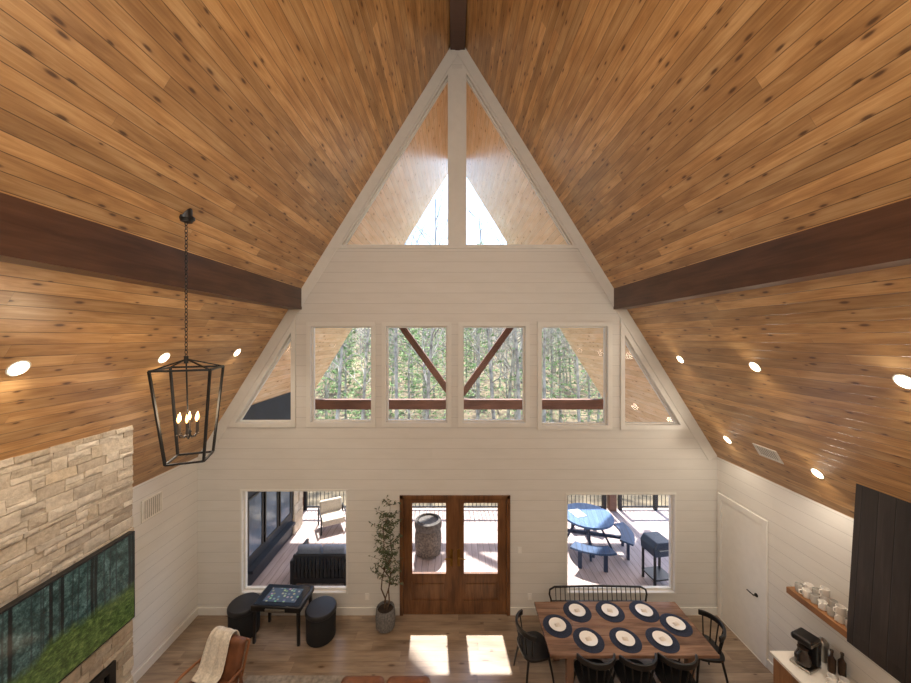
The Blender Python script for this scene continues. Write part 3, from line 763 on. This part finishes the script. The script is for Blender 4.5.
for i in (-1,1):
    o=MB().bb((-.24,-.26,0),(.24,.33,.12)).obj('seat_cushion',m_cush,(-2.68+i*.25,7.15,.25),bevel=.035,segs=3); thing(o,'blue grey outdoor seat cushion on a black sofa','cushion','outdoor sofa cushions')
    o=MB().box((0,0,.17),(.48,.12,.36),(.12,0,0)).obj('back_cushion',m_cush,(-2.68+i*.25,6.97,.37),bevel=.045,segs=3); thing(o,'blue grey outdoor back cushion on a black sofa','cushion','outdoor sofa cushions')
def patio_chair(loc,rz):
    e=empty('patio_chair',loc,rz); thing(e,'low pale cushioned patio chair on the deck','chair','patio chairs beyond the sofa')
    MB().bb((-.28,-.28,.18),(.28,.24,.34)).obj('seat',m_pale,parent=e,bevel=.04,segs=3)
    MB().box((0,.26,.46),(.56,.12,.34),(-.15,0,0)).obj('backrest',m_pale,parent=e,bevel=.04,segs=3)
    for sx in (-1,1):
        MB().tube([(sx*.31,-.26,0),(sx*.31,-.26,.42),(sx*.31,.28,.44),(sx*.31,.28,0)],.02,6).obj('arm_frame',m_rail,parent=e)
    return e
pc=patio_chair((-3.2,9.0,-.05),.5); dup(pc,(-2.45,9.25,-.05),(0,0,-.4))
e=empty('stone_drum',(-.60,7.95,-.05)); thing(e,'squat round grey brown stone drum on the deck','stone drum')
MB().lathe([(.24,0),(.29,.03),(.31,.2),(.31,.42),(.29,.55),(.27,.58)],28).obj('body',m_wick,parent=e)
MB().lathe([(.27,.58),(.31,.60),(.32,.68),(.30,.76),(.24,.78),(.22,.74),(0,.73)],28).obj('rim',simple('charcoal_rim',(84,78,74),.7,var=.35,scale=20),parent=e)
# picnic table
e=empty('picnic_table',(3.18,8.15,-.05),math.radians(-14)); thing(e,'blue painted round picnic table with attached benches','picnic table')
m_bluep=planks('blue_boards',0,1,.11,5,[(60,92,134),(72,106,148),(86,120,160)],rough=.5,tone=.05,groove=.004,gcol=.45,endj=False)
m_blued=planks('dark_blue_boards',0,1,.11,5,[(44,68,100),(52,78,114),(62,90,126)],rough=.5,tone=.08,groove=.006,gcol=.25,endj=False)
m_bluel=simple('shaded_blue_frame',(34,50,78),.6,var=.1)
circ=[(.58*math.cos(2*math.pi*i/28),.58*math.sin(2*math.pi*i/28)) for i in range(28)]
MB().prism(circ,.72,.77,'XY').obj('tabletop',m_bluep,parent=e,smooth=False)
for i in range(4):
    a=math.pi/2*i; M_=Matrix.Rotation(a,4,'Z')
    P=[(r*math.cos(math.radians(t_)),r*math.sin(math.radians(t_))) for r,ts in ((1.0,range(-28,29,7)),(.72,range(28,-29,-7))) for t_ in ts]
    q=MB().prism(P,.42,.46,'XY'); m=MB(); m.add(q.v,q.f,M_); m.obj('bench',m_blued,parent=e,smooth=False)
    q=MB(); q.tube([(.2,0,.70),(.55,0,.0)],.03,4); q.bb((0,-.03,.3),(.9,.03,.36)); q.bb((.80,-.30,0),(.85,-.22,.42)); q.bb((.80,.22,0),(.85,.30,.42)); q.bb((.80,-.28,.36),(.86,.28,.42))
    m=MB(); m.add(q.v,q.f,M_); m.obj('leg_frame',m_bluel,parent=e,smooth=False)
gb_=MB().bb((-.13,-.17,0),(.13,.17,.012)).obj('game_board',m_plate,(2.96,8.2,.72),rot=(0,0,.3)); thing(gb_,'white printed board game lying on the blue picnic table','board game')
m=MB()
for i in range(6):
    for j in range(5):
        if (i+j)%2: m.bb((-.11+.044*j,-.15+.05*i,.012),(-.075+.044*j,-.112+.05*i,.0135))
m.obj('printed_squares',m_bluel,parent=gb_,smooth=False)
e=empty('deck_grill',(4.16,7.0,-.05),.15); thing(e,'dark covered grill cart on black legs on the deck','grill')
m=MB()
for sx in (-1,1):
    for sy in (-1,1): m.bb((sx*.19-.018,sy*.17-.018,.0),(sx*.19+.018,sy*.17+.018,.62))
m.bb((-.21,-.19,.14),(.21,.19,.17)); m.obj('cart',m_black,parent=e)
m=MB(); m.prism([(-.22,.62),(.22,.62),(.24,.80),(.17,.90),(-.17,.90),(-.24,.80)],-.2,.2,'XZ'); m.obj('lid',simple('grill_cover',(40,54,74),.45,var=.1),parent=e,bevel=.02)
MB().tube([(-.15,-.21,.78),(-.15,-.25,.78),(.15,-.25,.78),(.15,-.21,.78)],.01,6).obj('handle',m_steel,parent=e)

# ---------------------------------------------------------------- ground and woods
m=MB(); nx,ny=40,40
def gz(x,y): 
    t=max(0,y-9)
    return -.9-3.2*math.sin(min(1,t/22)*math.pi/2)+max(0,y-34)*.17+1.2*noise.noise(Vector((x*.07,y*.07,0)))*min(1,t/8)
for i in range(nx+1):
    for j in range(ny+1):
        x=-70+140*i/nx; y=6.4+100*j/ny; m.v.append((x,y,gz(x,y)))
for i in range(nx):
    for j in range(ny): m.f.append((i*(ny+1)+j,(i+1)*(ny+1)+j,(i+1)*(ny+1)+j+1,i*(ny+1)+j+1))
struct(m.obj('ground',m_ground))
def tree_mesh(seed,h):
    r=random.Random(seed); mb=MB()
    cnt=(24,6,4,0); sides=(6,4,3,3)
    def br(p,d,L,rad,lev):
        seg=(8,4,3,2)[lev]; pts=[p.copy()]; q=p.copy(); dd=d.copy()
        for i in range(seg):
            dd=(dd+Vector((r.uniform(-1,1),r.uniform(-1,1),r.uniform(-.2,.9 if lev else .2)))*(.05,.2,.3,.3)[lev]).normalized()
            q=q+dd*L/seg; pts.append(q.copy())
        mb.tube(pts,[rad*(1-.8*i/seg) for i in range(seg+1)],sides[lev],caps=False)
        for c in range(cnt[lev]):
            f=r.uniform(.3 if lev==0 else .2,.98); k=min(seg-1,int(f*seg)); pp=pts[k].lerp(pts[k+1],f*seg-k)
            a=r.uniform(0,6.283); base=(pts[k+1]-pts[k]).normalized(); o=base.orthogonal().normalized(); o=Matrix.Rotation(a,3,base)@o
            nd=(base*r.uniform(.4,1)+o*r.uniform(.6,1.1)).normalized()
            br(pp,nd,L*(.32,.5,.5,0)[lev]*(1.25-f*.7),rad*(.3,.45,.5,0)[lev]*(1.1-f*.5),lev+1)
    br(Vector((0,0,-.3)),Vector((0,0,1)),h,h*.0085,0)
    return mb
def pine_mesh(seed,h):
    r=random.Random(seed); tr=MB(); nd=MB()
    tr.tube([(0,0,-.3),(.1,0,h*.5),(0,.05,h)],[h*.011,h*.007,.02],6,caps=False)
    for i in range(80):
        f=.22+.77*(i/80); z=h*f; a=i*2.4; L=(h*.22*(1.08-f)+.3)*r.uniform(.6,1.15)
        d=Vector((math.cos(a),math.sin(a),-.1+.5*f)); e=Vector((0,0,z))+d*L
        tr.tube([(0,0,z),e],[.03,.008],3,caps=False)
        for k in range(24):
            t=r.uniform(.35,1.05); p=Vector((0,0,z)).lerp(e,t); dd=Vector((r.uniform(-1,1),r.uniform(-1,1),r.uniform(-.5,.6))).normalized()
            s=dd.cross(Vector((r.uniform(-1,1),r.uniform(-1,1),1))).normalized()*r.uniform(.04,.07); l=r.uniform(.18,.36)
            nd.add([p-s,p+s,p+dd*l],[(0,1,2)])
    return tr,nd
protos=[]
for i,(sd,h) in enumerate(((1,17),(2,15),(3,18),(4,16),(5,13))):
    o=tree_mesh(sd,h).obj('bare_tree',m_treebark,(0,0,0)); thing(o,'leafless winter hardwood tree in sunlight','tree','woods beyond the deck'); protos.append(o)
pins=[]
for sd,h in ((11,12),(12,14),(13,10)):
    tr,nd=pine_mesh(sd,h); e=empty('pine_tree',(0,0,0)); thing(e,'green pine tree among bare hardwoods','tree','woods beyond the deck')
    tr.obj('trunk',m_treebark,parent=e); nd.obj('foliage',m_needles,parent=e,smooth=False); pins.append(e)
used=set(); n=0; pts=[]
for (x,y,k,s_) in ((-1.6,18.6,0,.88),(2.4,19,3,.9),(-3.4,20.5,2,.9)):
    src=protos[k]; o=src if src not in used else dup(src); used.add(src)
    o.location=(x,y,gz(x,y)); o.rotation_euler=(0,0,x*2); o.scale=(s_,s_,s_); pts.append((x,y))
while n<94:
    y=19.5+R.random()**1.2*32; x=R.uniform(-1,1)*(y*.85+2)
    if any((x-a)**2+(y-b)**2<3.4 for a,b in pts): continue
    pts.append((x,y))
    src=R.choice(pins) if (R.random()<.36 and y>23) else R.choice(protos)
    o=src if src not in used else dup(src)
    used.add(src); s_=R.uniform(.82,1.05)
    o.location=(x,y,gz(x,y)); o.rotation_euler=(0,0,R.uniform(0,6.28)); o.scale=(s_,s_,s_); n+=1
m=MB()
for i in range(420):
    y=R.uniform(40,80); x=R.uniform(-75,75); g=gz(x,y); h=R.uniform(9,15); ln=R.uniform(-.6,.6)
    m.tube([(x,y,g-.5),(x+ln,y,g+h)],[.15,.03],4,caps=False)
    for k in range(14):
        z=g+h*R.uniform(.3,1); a=R.uniform(0,6.28); L=R.uniform(1,2.6); m.tube([(x+ln*(z-g)/h,y,z),(x+L*math.cos(a),y+L*math.sin(a),z+L*.6)],[.05,.01],3,caps=False)
o=m.obj('distant_trunks',m_treebark,smooth=False); o['kind']='stuff'; thing(o,'dense mass of distant bare tree trunks','woods')
m=MB()
for i in range(36000):
    y=R.uniform(24,80); x=R.uniform(-1,1)*(y*.95)
    if noise.noise(Vector((x*.25,y*.25,3)))<-.15: continue
    z=gz(x,y)+R.random()**1.5*(12 if y>42 else 6); s_=R.uniform(.07,.20)*(1 if y<45 else 1.6)
    a=Vector((R.uniform(-1,1),R.uniform(-1,1),R.uniform(-1,1))).normalized(); b=a.orthogonal().normalized()
    p=Vector((x,y,z)); m.add([p-a*s_,p+b*s_*.5,p+a*s_,p-b*s_*.4],[(0,1,2,3)])
o=m.obj('woodland_undergrowth',m_brush,smooth=False); o['kind']='stuff'; thing(o,'pale green woodland undergrowth and foliage','undergrowth')

# ---------------------------------------------------------------- light
w=bpy.data.worlds.new('World'); sc.world=w; w.use_nodes=True; t=w.node_tree
sky=t.nodes.new('ShaderNodeTexSky'); sky.sky_type='NISHITA'; sky.sun_disc=False; sky.sun_elevation=math.radians(50); sky.sun_rotation=math.radians(40); sky.air_density=1; sky.dust_density=1.0
t.links.new(sky.outputs[0],t.nodes['Background'].inputs[0]); t.nodes['Background'].inputs[1].default_value=.55
S=bpy.data.lights.new('sun','SUN'); S.energy=13; S.angle=math.radians(1.4); S.color=(1,.95,.88)
so=bpy.data.objects.new('sun',S); COL.objects.link(so)
d=Vector((.06,-1,-1.72)).normalized(); so.rotation_euler=d.to_track_quat('-Z','Y').to_euler(); so.location=(0,20,30)
for x,y,z,en in ((-1.7,-1.0,6.4,255),(1.8,-1.0,6.4,255)):  # unseen fill lights added behind the camera to brighten ceiling and gable
    L=bpy.data.lights.new('rear_fill_light','POINT'); L.energy=en; L.color=(1,.95,.86); L.shadow_soft_size=.5
    lo=bpy.data.objects.new('rear_fill_light',L); COL.objects.link(lo); lo.location=(x,y,z)

# ---------------------------------------------------------------- camera
cam=bpy.data.cameras.new('camera'); co=bpy.data.objects.new('camera',cam); COL.objects.link(co)
co.location=(0,0,H); co.rotation_euler=(math.radians(90),0,0)
cam.sensor_fit='HORIZONTAL'; cam.sensor_width=36; cam.lens=F/911*36
cam.shift_x=1.5/911; cam.shift_y=-4.5/911; cam.clip_end=500; cam.clip_start=.05
sc.camera=co
sc.view_settings.view_transform='Standard'
